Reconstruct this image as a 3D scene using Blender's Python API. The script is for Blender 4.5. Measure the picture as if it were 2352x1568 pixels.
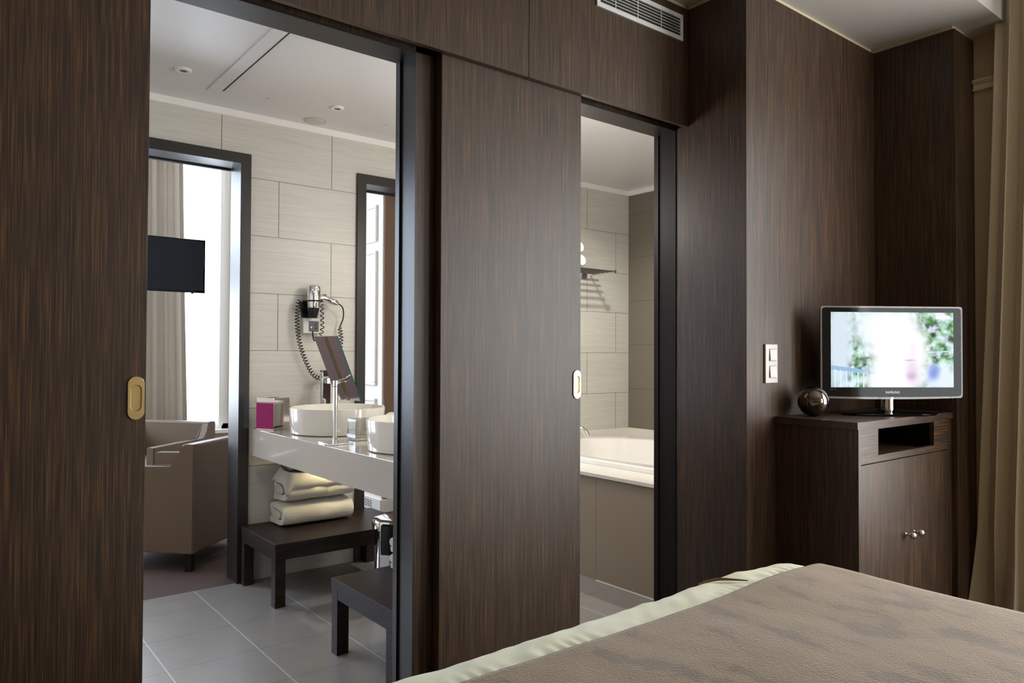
import bpy, bmesh, math, random
from mathutils import Vector, Matrix, noise
random.seed(7)
S = bpy.context.scene
COL = S.collection
for o in list(bpy.data.objects):
    bpy.data.objects.remove(o)

# ------------------------------------------------------------------ camera
W, HH, F = 2352, 1568, 1685.95
YAW, PITCH, ROLL = 0.67402245, 0.0175178, 0.00396852
f0 = Vector((math.sin(YAW), math.cos(YAW), 0)); r0 = Vector((math.cos(YAW), -math.sin(YAW), 0)); u0 = Vector((0, 0, 1))
fw = math.cos(PITCH) * f0 + math.sin(PITCH) * u0
up = math.cos(PITCH) * u0 - math.sin(PITCH) * f0
rt = math.cos(ROLL) * r0 + math.sin(ROLL) * up
up2 = math.cos(ROLL) * up - math.sin(ROLL) * r0
cam = bpy.data.cameras.new('camera'); camo = bpy.data.objects.new('camera', cam); COL.objects.link(camo)
M = Matrix((rt, up2, -fw)).transposed().to_4x4(); M.translation = Vector((0, 0, 1.2))
camo.matrix_world = M
cam.sensor_width = 36; cam.sensor_fit = 'HORIZONTAL'; cam.lens = 36 * F / W; cam.clip_start = 0.05
S.camera = camo

# ------------------------------------------------------------------ view / world
S.view_settings.view_transform = 'Standard'; S.view_settings.look = 'None'
S.view_settings.gamma = 1; S.view_settings.use_curve_mapping = False
S.view_settings.exposure = 0.0
S.cycles.use_denoising = True
S.cycles.max_bounces = 10; S.cycles.diffuse_bounces = 5; S.cycles.glossy_bounces = 5
S.cycles.sample_clamp_indirect = 6; S.cycles.caustics_reflective = False; S.cycles.caustics_refractive = False
w = bpy.data.worlds.new('sky'); S.world = w; w.use_nodes = True
w.node_tree.nodes['Background'].inputs[0].default_value = (0.86, 0.93, 1.0, 1)
w.node_tree.nodes['Background'].inputs[1].default_value = 3.0

# ------------------------------------------------------------------ large lights (daylight through the windows, added fill lights)
def area(name, loc, aim, sx, sy, power, col, spread=math.pi):
    l = bpy.data.lights.new(name, 'AREA'); l.shape = 'RECTANGLE'; l.size = sx; l.size_y = sy
    l.energy = power; l.color = col; l.spread = spread
    o = bpy.data.objects.new(name, l); COL.objects.link(o); o.location = loc
    o.rotation_euler = (Vector(aim) - Vector(loc)).to_track_quat('-Z', 'Y').to_euler()
    return o
area('daylight_bedroom', (4.10, -0.35, 1.45), (0, -0.35, 1.30), 2.35, 2.2, 165, (1.0, 0.985, 0.95))
area('daylight_bedroom_rear', (3.2, -2.85, 1.55), (3.0, 0, 1.55), 1.0, 2.1, 30, (1.0, 0.985, 0.95))
area('daylight_living', (1.07, 6.75, 1.75), (1.07, 0, 1.45), 1.88, 2.2, 130, (0.76, 0.86, 1.0))
area('daylight_living_left', (-0.95, 6.75, 1.75), (-0.95, 0, 1.45), 1.55, 2.2, 120, (0.62, 0.76, 1.0))
FILL = 40.0   # brightness of the hidden globe added as bathroom fill
def bulb(name, loc, power, col, r=0.05):
    l = bpy.data.lights.new(name, 'POINT'); l.energy = power; l.color = col; l.shadow_soft_size = r
    o = bpy.data.objects.new(name, l); COL.objects.link(o); o.location = loc; return o
def spot(name, loc, aim, power, col, ang=100, r=0.04, blend=0.7):
    l = bpy.data.lights.new(name, 'SPOT'); l.energy = power; l.color = col; l.shadow_soft_size = r
    l.spot_size = math.radians(ang); l.spot_blend = blend
    o = bpy.data.objects.new(name, l); COL.objects.link(o); o.location = loc
    o.rotation_euler = (Vector(aim) - Vector(loc)).to_track_quat('-Z', 'Y').to_euler(); return o
bulb('fill_bulb_rear', (-0.40, -1.90, 1.25), 23, (1.0, 0.72, 0.42), 0.06)  # added warm fill, inside the unseen lamp behind the camera
spot('fill_spot_shower', (3.40, 3.05, 2.46), (3.40, 3.05, 0), 80, (1.0, 0.96, 0.90), 150)  # this and the next two: unseen ceiling spots added as fill, without fittings
spot('fill_spot_passage', (2.35, 2.85, 2.46), (2.35, 2.85, 0), 30, (1.0, 0.88, 0.72), 140)
spot('fill_spot_entry', (0.55, 2.75, 2.46), (0.55, 2.75, 0), 16, (1.0, 0.93, 0.84), 140)

area('fill_under_counter', (1.62, 3.60, 0.654), (1.56, 3.86, 0.15), .46, .05, 2.0, (1.0, 0.82, 0.52))  # warm fill added out of view to light the wall below the counter

# ------------------------------------------------------------------ materials
def lin(c):
    return tuple((x / 12.92 if x <= 0.04045 else ((x + 0.055) / 1.055) ** 2.4) for x in c)
def rgb(r, g, b): return lin((r / 255, g / 255, b / 255)) + (1,)
class MT:
    def __init__(s, name):
        s.m = bpy.data.materials.new(name); s.m.use_nodes = True; s.t = s.m.node_tree
        s.b = s.t.nodes['Principled BSDF']
    def n(s, typ, **k):
        q = s.t.nodes.new(typ)
        for a, v in k.items():
            if a.startswith('i_'): q.inputs[a[2:].replace('_', ' ')].default_value = v
            else: setattr(q, a, v)
        return q
    def l(s, a, b): s.t.links.new(a, b)
    def pos(s):
        return s.n('ShaderNodeNewGeometry').outputs['Position']
    def obj(s):
        return s.n('ShaderNodeTexCoord').outputs['Object']
    def math(s, op, a, b=None, c=None):
        q = s.n('ShaderNodeMath', operation=op)
        for i, v in enumerate((a, b, c)):
            if v is None: continue
            if isinstance(v, (int, float)): q.inputs[i].default_value = v
            else: s.l(v, q.inputs[i])
        return q.outputs[0]
    def mix(s, fac, a, b):
        q = s.n('ShaderNodeMix', data_type='RGBA')
        for i, v in ((0, fac), (6, a), (7, b)):
            if isinstance(v, (int, float)): q.inputs[i].default_value = v
            elif isinstance(v, tuple): q.inputs[i].default_value = v
            else: s.l(v, q.inputs[i])
        return q.outputs[2]
    def noise(s, vec, scale, scl=(1, 1, 1), detail=3, rough=0.5, loc=(0, 0, 0)):
        mp = s.n('ShaderNodeMapping'); mp.inputs['Scale'].default_value = scl; mp.inputs['Location'].default_value = loc
        s.l(vec, mp.inputs[0])
        q = s.n('ShaderNodeTexNoise'); q.inputs['Scale'].default_value = scale; q.inputs['Detail'].default_value = detail
        q.inputs['Roughness'].default_value = rough; s.l(mp.outputs[0], q.inputs[0]); return q.outputs[0]
    def ramp(s, fac, *st):
        q = s.n('ShaderNodeValToRGB'); e = q.color_ramp.elements
        e[0].position, e[0].color = st[0]; e[1].position, e[1].color = st[-1]
        for p, c in st[1:-1]:
            k = e.new(p); k.color = c
        s.l(fac, q.inputs[0]); return q.outputs[0]
    def bump(s, h, strength=0.2, dist=0.002):
        q = s.n('ShaderNodeBump'); q.inputs['Strength'].default_value = strength; q.inputs['Distance'].default_value = dist
        s.l(h, q.inputs['Height']); s.l(q.outputs[0], s.b.inputs['Normal'])
    def set(s, **k):
        for a, v in k.items():
            i = s.b.inputs[a.replace('_', ' ')]
            if isinstance(v, (int, float, tuple)): i.default_value = v
            else: s.l(v, i)
        return s
def flat(name, col, rough=0.5, metal=0.0, var=0.0, scale=20, **k):
    m = MT(name); m.set(Roughness=rough, Metallic=metal, **k)
    if var:
        nz = m.noise(m.obj(), scale)
        d = tuple(c * (1 - var) for c in col[:3]) + (1,)
        m.set(Base_Color=m.mix(nz, d, col))
    else: m.set(Base_Color=col)
    return m.m
def wood(name, dark, mid, light, scl=(1, 1, .014), rough=0.43, freq=360, spec=0.42, big=0.5):
    m = MT(name); p = m.pos()
    a = m.noise(p, freq, scl, 2, 0.6)
    b = m.noise(p, freq * .3, scl, 3, 0.6, (3, 7, 1))
    c = m.noise(p, 2.2, (1, 1, .4), 2, 0.5)
    f = m.math('ADD', m.math('MULTIPLY', a, 0.72), m.math('MULTIPLY', b, 0.28))
    f = m.math('ADD', f, m.math('MULTIPLY', m.math('SUBTRACT', c, 0.5), 0.12 * big))
    m.set(Base_Color=m.ramp(f, (0.36, dark), (0.50, mid), (0.66, light)), Roughness=rough)
    m.b.inputs['Specular IOR Level'].default_value = spec
    m.bump(a, 0.10, 0.0006)
    return m.m
WD, WM, WL = rgb(33, 23, 17), rgb(56, 41, 30), rgb(94, 67, 43)
m_wood = wood('walnut_veneer', WD, WM, WL)
m_wood_h = wood('walnut_veneer_crossgrain', WD, WM, WL, (.018, .5, 1))
m_case = wood('stained_casing', rgb(26, 21, 20), rgb(32, 26, 25), rgb(40, 33, 31), rough=0.36, big=0, spec=.5)
m_case_h = wood('stained_casing_crossgrain', rgb(26, 21, 20), rgb(32, 26, 25), rgb(40, 33, 31), (.018, 1, 1), rough=0.36, big=0, spec=.5)
m_bench = wood('bench_wenge', rgb(26, 20, 17), rgb(36, 27, 23), rgb(50, 38, 32), (.03, .6, .6), rough=0.42, freq=120, big=.3, spec=.22)
m_plaster = flat('ceiling_plaster', rgb(186, 182, 175), 0.75, var=.03, scale=3)
m_beige = flat('beige_wallpaper', rgb(176, 156, 126), 0.8, var=.05, scale=200)
m_cornice = flat('cream_cornice', rgb(205, 190, 160), 0.6)
m_satin = flat('stretch_ceiling', rgb(206, 204, 203), 0.34, var=.02, scale=3)
m_white = flat('white_paint', rgb(236, 234, 230), 0.45)
m_lwall = flat('living_wall', rgb(190, 172, 152), 0.8)
m_carpet = flat('brown_carpet', rgb(92, 74, 68), 0.95, var=.35, scale=300)
m_floorbed = flat('bedroom_carpet', rgb(70, 58, 50), 0.95, var=.35, scale=300)
m_black = flat('black_gap', rgb(14, 13, 13), 0.7)
m_blackpl = flat('black_plastic', rgb(12, 12, 13), 0.28)
m_chrome = flat('chrome', (0.86, 0.86, 0.87, 1), 0.06, 1.0)
m_nickel = flat('brushed_nickel', (0.62, 0.60, 0.56, 1), 0.28, 1.0)
m_brass = flat('satin_brass', rgb(214, 190, 136), 0.34, 1.0, var=.08, scale=90)
m_alu = flat('anodised_aluminium', rgb(206, 208, 206), 0.42, 0.2)
m_darkin = flat('duct_dark', rgb(40, 34, 28), 0.8)
m_porc = flat('white_ceramic', rgb(220, 216, 207), 0.07, Coat_Weight=0.6)
m_acr = flat('white_acrylic', rgb(236, 233, 228), 0.10, Coat_Weight=0.5)
m_counter = flat('glossy_counter', rgb(188, 180, 170), 0.10, var=.03, scale=400, Coat_Weight=0.4)
m_deck = flat('cream_deck', rgb(220, 215, 206), 0.22)
m_panel = flat('taupe_panel', rgb(150, 136, 118), 0.45, var=.10, scale=350)
m_steel = flat('dark_steel', (0.30, 0.30, 0.31, 1), 0.22, 1.0)
m_plate = flat('switch_plate', rgb(182, 177, 170), 0.35, 0.25)
m_rock = flat('switch_rocker', rgb(200, 198, 194), 0.4)
m_magenta = flat('magenta_panel', rgb(150, 40, 108), 0.16, 0.55)
m_mirror = flat('mirror_silver', (0.9, 0.9, 0.9, 1), 0.02, 1.0)
m_bronze = flat('bronze_mirror_back', (0.50, 0.45, 0.43, 1), 0.07, 1.0)
m_gold = flat('gold_strip', rgb(190, 170, 100), 0.2, 1.0)
m_leather = flat('taupe_leather', rgb(104, 87, 70), 0.5, var=.06, scale=250)
m_ball = flat('smoked_chrome', (0.17, 0.14, 0.12, 1), 0.03, 1.0)
m_sock = flat('socket_grey', rgb(70, 72, 74), 0.4)
m_glass = MT('clear_glass').set(Base_Color=(0.78, 0.77, 0.74, 1), Roughness=0.04, Transmission_Weight=0.82, IOR=1.45).m
m_green = flat('glass_edge', rgb(40, 96, 84), 0.1)
def pane():
    m = MT('window_glass'); t = m.n('ShaderNodeBsdfTransparent'); g = m.n('ShaderNodeBsdfGlossy'); g.inputs['Roughness'].default_value = 0.02
    x = m.n('ShaderNodeMixShader'); x.inputs[0].default_value = 0.06; m.l(t.outputs[0], x.inputs[1]); m.l(g.outputs[0], x.inputs[2])
    m.l(x.outputs[0], m.t.nodes['Material Output'].inputs[0]); return m.m
m_pane = pane()
def fabric(name, a, b, scl=(1, 1, 1), rough=0.9, tr=0.0, bs=0.25):
    m = MT(name); p = m.obj(); n = m.noise(p, 600, scl, 2, .6)
    m.set(Base_Color=m.mix(n, a, b), Roughness=rough, Sheen_Weight=0.2); m.bump(n, bs, 0.001)
    if tr:
        t = m.n('ShaderNodeBsdfTranslucent'); t.inputs[0].default_value = b
        x = m.n('ShaderNodeMixShader'); x.inputs[0].default_value = tr
        m.l(m.b.outputs[0], x.inputs[1]); m.l(t.outputs[0], x.inputs[2]); m.l(x.outputs[0], m.t.nodes['Material Output'].inputs[0])
    return m.m
m_curt = fabric('sand_curtain_twill', rgb(208, 192, 162), rgb(236, 225, 202), (1, 1, .5), tr=0.3)
m_curt2 = fabric('pale_curtain', rgb(172, 165, 154), rgb(198, 190, 179), (1, 1, .5), tr=0.25)
m_sheet = fabric('pale_sheet', rgb(206, 208, 184), rgb(222, 224, 202), tr=0, bs=.1)
def terry():
    m = MT('white_terry'); p = m.obj(); n = m.noise(p, 420, (1, 1, 1), 3, .7); n2 = m.noise(p, 40)
    m.set(Base_Color=m.mix(n, rgb(214, 208, 192), rgb(240, 236, 224)), Roughness=0.95, Sheen_Weight=0.4)
    m.bump(m.math('ADD', n, m.math('MULTIPLY', n2, .6)), 0.9, 0.004); return m.m
m_terry = terry()
def suede():
    m = MT('brown_suede'); p = m.pos()
    g = m.noise(p, 210, (1, 1, 1), 2, .55); nap = m.noise(p, 5.0, (2.3, 1.0, 1), 4, .5, (.3, 1.7, 0)); fine = m.noise(p, 34, (1.6, 1, 1), 3, .6)
    k = m.math('ADD', nap, m.math('MULTIPLY', m.math('SUBTRACT', fine, .5), .16))
    c = m.ramp(k, (0.34, rgb(101, 82, 60)), (0.405, rgb(107, 88, 64)), (0.430, rgb(124, 103, 75)), (0.66, rgb(136, 114, 84)))
    m.set(Base_Color=m.mix(m.math('MULTIPLY', g, .35), c, rgb(106, 88, 68)), Roughness=0.85, Sheen_Weight=0.35, Sheen_Roughness=0.4)
    m.bump(g, 0.55, 0.004); return m.m
m_suede = suede()
def line(m, x, x0, per, half):
    q = m.math('DIVIDE', m.math('SUBTRACT', x, x0), per)
    q = m.math('ABSOLUTE', m.math('SUBTRACT', m.math('FRACT', m.math('ADD', q, 0.5)), 0.5))
    return m.math('LESS_THAN', m.math('MULTIPLY', q, per), half)
def floor_tile():
    m = MT('grey_floor_tile'); p = m.pos(); sp = m.n('ShaderNodeSeparateXYZ'); m.l(p, sp.inputs[0])
    lx = line(m, sp.outputs[0], 1.0745, 0.3465, 0.0022); ly = line(m, sp.outputs[1], 2.983, 0.3355, 0.0014)
    n = m.noise(p, 9, (1, 2, 1), 6, .65); n2 = m.noise(p, 160)
    c = m.mix(n, rgb(114, 110, 106), rgb(146, 142, 138)); c = m.mix(m.math('MULTIPLY', n2, .25), c, rgb(164, 160, 156))
    c = m.mix(ly, c, rgb(92, 78, 62)); c = m.mix(lx, c, rgb(186, 188, 190))
    m.set(Base_Color=c, Roughness=m.math('ADD', 0.30, m.math('MULTIPLY', n, .18)))
    m.bump(m.math('SUBTRACT', m.math('MULTIPLY', n2, .1), m.math('MAXIMUM', lx, ly)), 0.3, 0.001); return m.m
m_ftile = floor_tile()
def wall_tile(name, shift, c1, c2, grout, course=0.3065, z0=0.296, width=0.613, streak=True, axis=0):
    m = MT(name); p = m.pos(); sp = m.n('ShaderNodeSeparateXYZ'); m.l(p, sp.inputs[0])
    v = m.math('SUBTRACT', sp.outputs[2], z0); row = m.math('FLOOR', m.math('DIVIDE', v, course))
    odd = m.math('MODULO', m.math('ADD', row, 20), 2)
    u = m.math('SUBTRACT', m.math('SUBTRACT', sp.outputs[axis], shift), m.math('MULTIPLY', odd, width / 2))
    lv = line(m, u, 0, width, 0.0022); lh = line(m, sp.outputs[2], z0, course, 0.0016)
    g = m.math('MAXIMUM', lv, lh)
    if streak:
        n = m.noise(p, 330, (.012, .012, 1), 3, .7); n = m.ramp(n, (.38, (0, 0, 0, 1)), (.60, (1, 1, 1, 1)))
    else: n = m.noise(p, 260)
    c = m.mix(n, c1, c2)
    m.set(Base_Color=m.mix(g, c, grout), Roughness=0.42)
    m.bump(m.math('MULTIPLY', g, -1), 0.4, 0.001); return m.m
m_wtile = wall_tile('linen_wall_tile', 1.187, rgb(190, 187, 178), rgb(204, 201, 193), rgb(120, 110, 92))
m_wtile2 = wall_tile('linen_wall_tile_bath', 3.836, rgb(190, 187, 178), rgb(204, 201, 193), rgb(120, 110, 92))
m_gtile = wall_tile('grey_granite_tile', 3.3, rgb(104, 97, 86), rgb(124, 117, 104), rgb(80, 74, 64), 0.3385, 0.938, 2.0, False, 1)
m_brownwall = flat('brown_textile_wall', rgb(146, 116, 94), 0.85, var=.08, scale=200)

# ------------------------------------------------------------------ mesh helpers
class B:
    def __init__(s): s.bm = bmesh.new()
    def box(s, x0, x1, y0, y1, z0, z1, bev=0.0, seg=2):
        r = bmesh.ops.create_cube(s.bm, size=1)
        for v in r['verts']:
            v.co = Vector(((x0 + x1) / 2 + v.co.x * (x1 - x0), (y0 + y1) / 2 + v.co.y * (y1 - y0), (z0 + z1) / 2 + v.co.z * (z1 - z0)))
        if bev:
            es = {e for v in r['verts'] for e in v.link_edges}
            bmesh.ops.bevel(s.bm, geom=list(es), offset=bev, segments=seg, affect='EDGES', profile=0.5)
        return s
    def prism(s, pts, axis, a, b, bev=0.0):
        # closed 2D polygon extruded along an axis; pts in the two other axes (order x,y,z without axis)
        def mk(p, t):
            q = list(p); q.insert('xyz'.index(axis), t); return Vector(q)
        va = [s.bm.verts.new(mk(p, a)) for p in pts]; vb = [s.bm.verts.new(mk(p, b)) for p in pts]
        n = len(pts); fs = []
        fs.append(s.bm.faces.new(va)); fs.append(s.bm.faces.new(vb[::-1]))
        for i in range(n): fs.append(s.bm.faces.new((va[i], vb[i], vb[(i + 1) % n], va[(i + 1) % n])))
        if bev:
            bmesh.ops.bevel(s.bm, geom=list({e for f in fs for e in f.edges}), offset=bev, segments=2, affect='EDGES')
        return s
    def loft(s, loops, close_first=False, close_last=False, ring=True):
        rows = [[s.bm.verts.new(Vector(p)) for p in l] for l in loops]
        n = len(rows[0])
        for a, b in zip(rows, rows[1:]):
            for i in range(n if ring else n - 1):
                j = (i + 1) % n
                s.bm.faces.new((a[i], a[j], b[j], b[i]))
        if close_first: s.bm.faces.new(rows[0][::-1])
        if close_last: s.bm.faces.new(rows[-1])
        return s
    def lathe(s, prof, c=(0, 0, 0), seg=48, axis='z'):
        loops = []
        for r, h in prof:
            l = []
            for i in range(seg):
                a = 2 * math.pi * i / seg; x, y = max(r, 1e-4) * math.cos(a), max(r, 1e-4) * math.sin(a)
                q = {'z': (x, y, h), 'x': (h, x, y), 'y': (y, h, x)}[axis]
                l.append((q[0] + c[0], q[1] + c[1], q[2] + c[2]))
            loops.append(l)
        return s.loft(loops, True, True)
    def tube(s, pts, r, seg=8, radii=None):
        pts = [Vector(p) for p in pts]; loops = []
        t0 = (pts[1] - pts[0]).normalized(); nrm = t0.orthogonal().normalized()
        for i, p in enumerate(pts):
            t = (pts[min(i + 1, len(pts) - 1)] - pts[max(i - 1, 0)]).normalized()
            nrm = (nrm - t * nrm.dot(t)).normalized(); bn = t.cross(nrm)
            rr = radii[i] if radii else r
            loops.append([p + (nrm * math.cos(2 * math.pi * k / seg) + bn * math.sin(2 * math.pi * k / seg)) * rr for k in range(seg)])
        return s.loft(loops, True, True)
    def done(s, name, mat, parent=None, smooth=False, world=True, kind=None, label=None, bevel=0, solid=0, sub=0):
        bmesh.ops.recalc_face_normals(s.bm, faces=s.bm.faces)
        me = bpy.data.meshes.new(name)
        if parent is not None and world:
            # authored in world coordinates; shift into the frame of an unrotated parent chain
            off = Vector((0, 0, 0)); q = parent
            while q: off += q.location; q = q.parent
            for v in s.bm.verts: v.co -= off
        elif parent is None and not kind:
            xs = [v.co for v in s.bm.verts]
            base = Vector(((min(v.x for v in xs) + max(v.x for v in xs)) / 2, (min(v.y for v in xs) + max(v.y for v in xs)) / 2, min(v.z for v in xs)))
            for v in s.bm.verts: v.co -= base
        if smooth:
            for f in s.bm.faces: f.smooth = True
        s.bm.to_mesh(me); s.bm.free()
        me.materials.append(mat)
        o = bpy.data.objects.new(name, me); COL.objects.link(o)
        if parent is not None: o.parent = parent
        elif not kind: o.location = base
        if kind: o['kind'] = kind
        if label: o['label'] = label
        if bevel:
            q = o.modifiers.new('b', 'BEVEL'); q.width = bevel; q.segments = 2; q.limit_method = 'ANGLE'
        if solid:
            q = o.modifiers.new('s', 'SOLIDIFY'); q.thickness = solid
        if sub:
            q = o.modifiers.new('u', 'SUBSURF'); q.levels = sub; q.render_levels = sub
        if smooth:
            try: me.set_sharp_from_angle(angle=math.radians(40))
            except Exception: pass
        return o
def thing(name, label, cat, loc=(0, 0, 0), rz=0, group=None):
    o = bpy.data.objects.new(name, None); COL.objects.link(o); o.empty_display_size = 0.05
    o.location = loc; o.rotation_euler = (0, 0, rz); o['label'] = label; o['category'] = cat
    if group: o['group'] = group
    return o
def tag(o, label, cat, group=None):
    o['label'] = label; o['category'] = cat
    if group: o['group'] = group
    return o
def st(name, mat, *boxes, label=None, bev=0):
    b = B()
    for q in boxes: b.box(*q, bev=bev)
    return b.done(name, mat, kind='structure', label=label)
def text(name, s, size, mat, parent, mtx, depth=0.0004):
    c = bpy.data.curves.new(name, 'FONT'); c.body = s; c.size = size; c.align_x = 'CENTER'; c.align_y = 'CENTER'; c.extrude = depth
    tmp = bpy.data.objects.new('t', c); COL.objects.link(tmp); bpy.context.view_layer.update()
    me = bpy.data.meshes.new_from_object(tmp.evaluated_get(bpy.context.evaluated_depsgraph_get()))
    bpy.data.objects.remove(tmp); me.materials.clear(); me.materials.append(mat)
    me.transform(mtx); o = bpy.data.objects.new(name, me); COL.objects.link(o); o.parent = parent; return o

# ================================================================== SETTING
BX0, BY0 = -2.4, -2.6           # bedroom extents behind the camera
XR = 3.885                      # bedroom window wall
XS, YC, XC3, YE = 2.572, 1.712, 3.659, 1.345
YB = 3.91
st('floor', m_floorbed, (BX0, XR + .2, BY0, 2.12, -.05, 0.0))
st('floor', m_ftile, (-.4, 4.4, 2.12, YB, -.05, 0.0))
st('floor', m_carpet, (-1.8, 4.6, YB, 6.75, -.05, 0.0))
# sliding-door wall: jamb pieces, lintel wall and the header panels in front
st('wall_front', m_wood, (1.246, 1.90, 2.07, 2.18, 0, 2.21), (BX0, .36, 2.07, 2.18, 0, 2.21), (BX0, XS, 2.07, 2.18, 2.192, 2.76))
st('wall_header', m_wood, (BX0, 1.6685, 2.0, 2.02, 2.19, 2.70))
st('wall_header', m_wood, (1.6715, XS, 2.0, 2.02, 2.19, 2.70))
st('trim_1', m_case, (1.243, 1.247, 2.068, 2.182, 0, 2.192), (1.236, 1.243, 2.158, 2.184, 0, 2.192))
st('trim_2', m_case_h, (.36, 1.243, 2.068, 2.182, 2.186, 2.194), (1.90, XS, 2.068, 2.182, 2.186, 2.194))
m_case_m = wood('matte_casing', rgb(22, 18, 17), rgb(28, 23, 21), rgb(36, 29, 26), rough=0.55, big=0, spec=.15)
st('trim_3', m_case_m, (XS - .004, XS + .002, 2.066, 2.182, 0, 2.188), (XS - .009, XS - .004, 2.160, 2.184, 0, 2.188))
st('wall_return', m_wood, (XS, XS + .07, YC + .05, 2.18, 0, 2.70))
st('wall_niche', m_wood, (XS, XC3, YC, YC + .05, 0, 2.70))
st('wall_column', m_wood, (XC3, XR, YE, YC + .05, 0, 2.70))
# cornice shadow gap above the wood panels
st('trim_4', m_cornice, (XS + .012, XC3, YC + .012, YC + .05, 2.70, 2.76), (XS + .012, XS + .07, YC + .012, 2.07, 2.70, 2.76),
   (XC3 + .012, XR, YE + .012, YC + .05, 2.70, 2.76), (BX0, XS, 2.012, 2.07, 2.70, 2.76))
st('ceiling', m_plaster, (BX0, XR + .2, 1.195, 2.2, 2.722, 3.05))
st('ceiling', m_plaster, (BX0, XR + .2, BY0 - .1, 1.195, 3.0, 3.05))
# bedroom window wall with opening
st('wall_right', m_beige, (XR, XR + .16, .85, YC, 0, 3.0), (XR, XR + .16, BY0, -1.55, 0, 3.0), (XR, XR + .16, -1.55, .85, 2.55, 3.0), (XR, XR + .16, -1.55, .85, 0, .30))
st('wall_left', m_beige, (BX0 - .1, BX0, BY0, 2.2, 0, 3.0))
st('wall_rear', m_beige, (BX0 - .1, 2.65, BY0 - .1, BY0, 0, 3.0), (3.75, XR + .16, BY0 - .1, BY0, 0, 3.0), (2.65, 3.75, BY0 - .1, BY0, 2.65, 3.0), (2.65, 3.75, BY0 - .1, BY0, 0, .45))
b = B().box(2.65, 2.71, BY0 - .09, BY0 - .03, .45, 2.65).box(3.69, 3.75, BY0 - .09, BY0 - .03, .45, 2.65).box(2.71, 3.69, BY0 - .09, BY0 - .03, .45, .51).box(2.71, 3.69, BY0 - .09, BY0 - .03, 2.59, 2.65)
wf = b.done('window_4', m_white, kind='structure'); B().box(2.71, 3.69, BY0 - .062, BY0 - .058, .51, 2.59).done('window_pane', m_pane, wf)
pr = [(0, 0), (-.022, .004), (-.024, .010), (-.013, .016), (-.012, .030), (-.030, .046), (-.031, .052), (0, .052)]
b = B(); b.prism([(XR + x, 2.452 + z) for x, z in pr], 'y', -.6 + 1.45, YE - .002); b.done('trim_5', m_cornice, kind='structure')
b = B(); b.box(XR + .02, XR + .10, -1.55, -1.49, .30, 2.55).box(XR + .02, XR + .10, .79, .85, .30, 2.55).box(XR + .02, XR + .10, -1.49, .79, 2.49, 2.55).box(XR + .02, XR + .10, -1.49, .79, .30, .36)
wf = b.done('window_1', m_white, kind='structure'); B().box(XR + .055, XR + .060, -1.49, .79, .36, 2.49).done('window_pane', m_pane, wf)

# bathroom
st('wall_back', m_wtile, (-.4, -.30, YB, 4.03, 0, 2.5), (1.30, 1.99, YB, 4.03, 0, 2.5), (-.30, 1.30, YB, 4.03, 2.22, 2.5), (1.99, 2.79, YB, 4.03, 2.22, 2.5))
st('wall_back', m_wtile2, (2.79, 4.40, YB, 4.03, 0, 2.5))
st('wall_bath', m_gtile, (4.287, 4.40, 2.0, YB, 0, 2.5))
st('wall_bath', m_white, (-.4, -.3, 2.18, YB, 0, 2.5))
st('wall_bath', m_white, (-.3, .36, 2.181, 2.19, 0, 2.5), (XS + .072, 4.287, 2.10, 2.19, 0, 2.5), (1.262, 1.90, 2.181, 2.19, 0, 2.21), (-.3, XS + .07, 2.181, 2.19, 2.21, 2.5))
st('ceiling', m_satin, (-.4, 4.40, 2.18, 4.03, 2.475, 2.55))
st('trim_6', m_white, (-.3, 4.287, YB - .014, YB, 2.440, 2.475), (4.273, 4.287, 2.19, YB, 2.440, 2.475))
# ceiling access hatch: slightly dropped strip with a dark groove and two screws
hb = thing('ceiling_hatch_strip', 'narrow raised white strip with dark groove across bathroom ceiling left of vanity', 'ceiling panel', (1.078, 2.95, 2.469))
B().box(1.045, 1.106, 2.25, 3.68, 2.470, 2.4755).done('strip', m_satin, hb)
B().box(1.106, 1.112, 2.25, 3.64, 2.4690, 2.4752).done('groove', m_black, hb)
for q in ((1.32, 3.619), (1.987, 3.623)):
    k = B().lathe([(0, 2.4745), (.004, 2.4745), (.004, 2.4755)], (q[0], q[1], 0), 10).done('ceiling_screw', m_black)
    tag(k, 'tiny dark screw head in the ceiling, %s' % ('left one, beyond the grooved strip' if q[0] < 1.5 else 'right one, near the door jamb'), 'screw', 'ceiling screws')
# door frames in the back wall
def frame(n, x0, x1):
    st('trim_%d' % n, m_case, (x0, x0 + .055, YB - .02, 4.05, 0, 2.253), (x1 - .055, x1, YB - .02, 4.05, 0, 2.253))
    st('trim_%d' % n, m_case_h, (x0 + .055, x1 - .055, YB - .02, 4.05, 2.198, 2.253))
    st('trim_%d' % n, m_black, (x0 + .055, x1 - .055, 4.052, 4.075, 2.19, 2.26))
frame(7, -.355, 1.336); frame(8, 1.955, 2.79)

# living room
YL = 6.55
st('wall_living_far', m_lwall, (-1.9, -1.78, YL, YL + .15, 0, 2.95), (-1.78, -.12, YL, YL + .15, 2.86, 2.95), (-1.78, -.12, YL, YL + .15, 0, .54), (-.12, .10, YL, YL + .15, 0, 2.95), (2.075, 4.6, YL, YL + .15, 0, 2.95), (.10, 2.075, YL, YL + .15, 2.86, 2.95), (.10, 2.075, YL, YL + .15, 0, .54))
st('wall_living_left', m_lwall, (-1.9, -1.8, 4.03, YL, 0, 2.95))
st('wall_living_near', m_lwall, (-1.9, -.4, 3.93, 4.03, 0, 2.95), (-.4, 4.6, 4.032, 4.05, 2.5, 2.95))
st('ceiling', m_white, (-1.9, 4.6, 4.03, 6.75, 2.95, 3.0))
st('wall_living_right', m_white, (2.724, 2.86, 5.0, YL, .09, 2.45))
st('wall_living_right', m_white, (2.735, 2.86, 5.0, YL, 2.456, 2.95))
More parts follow.
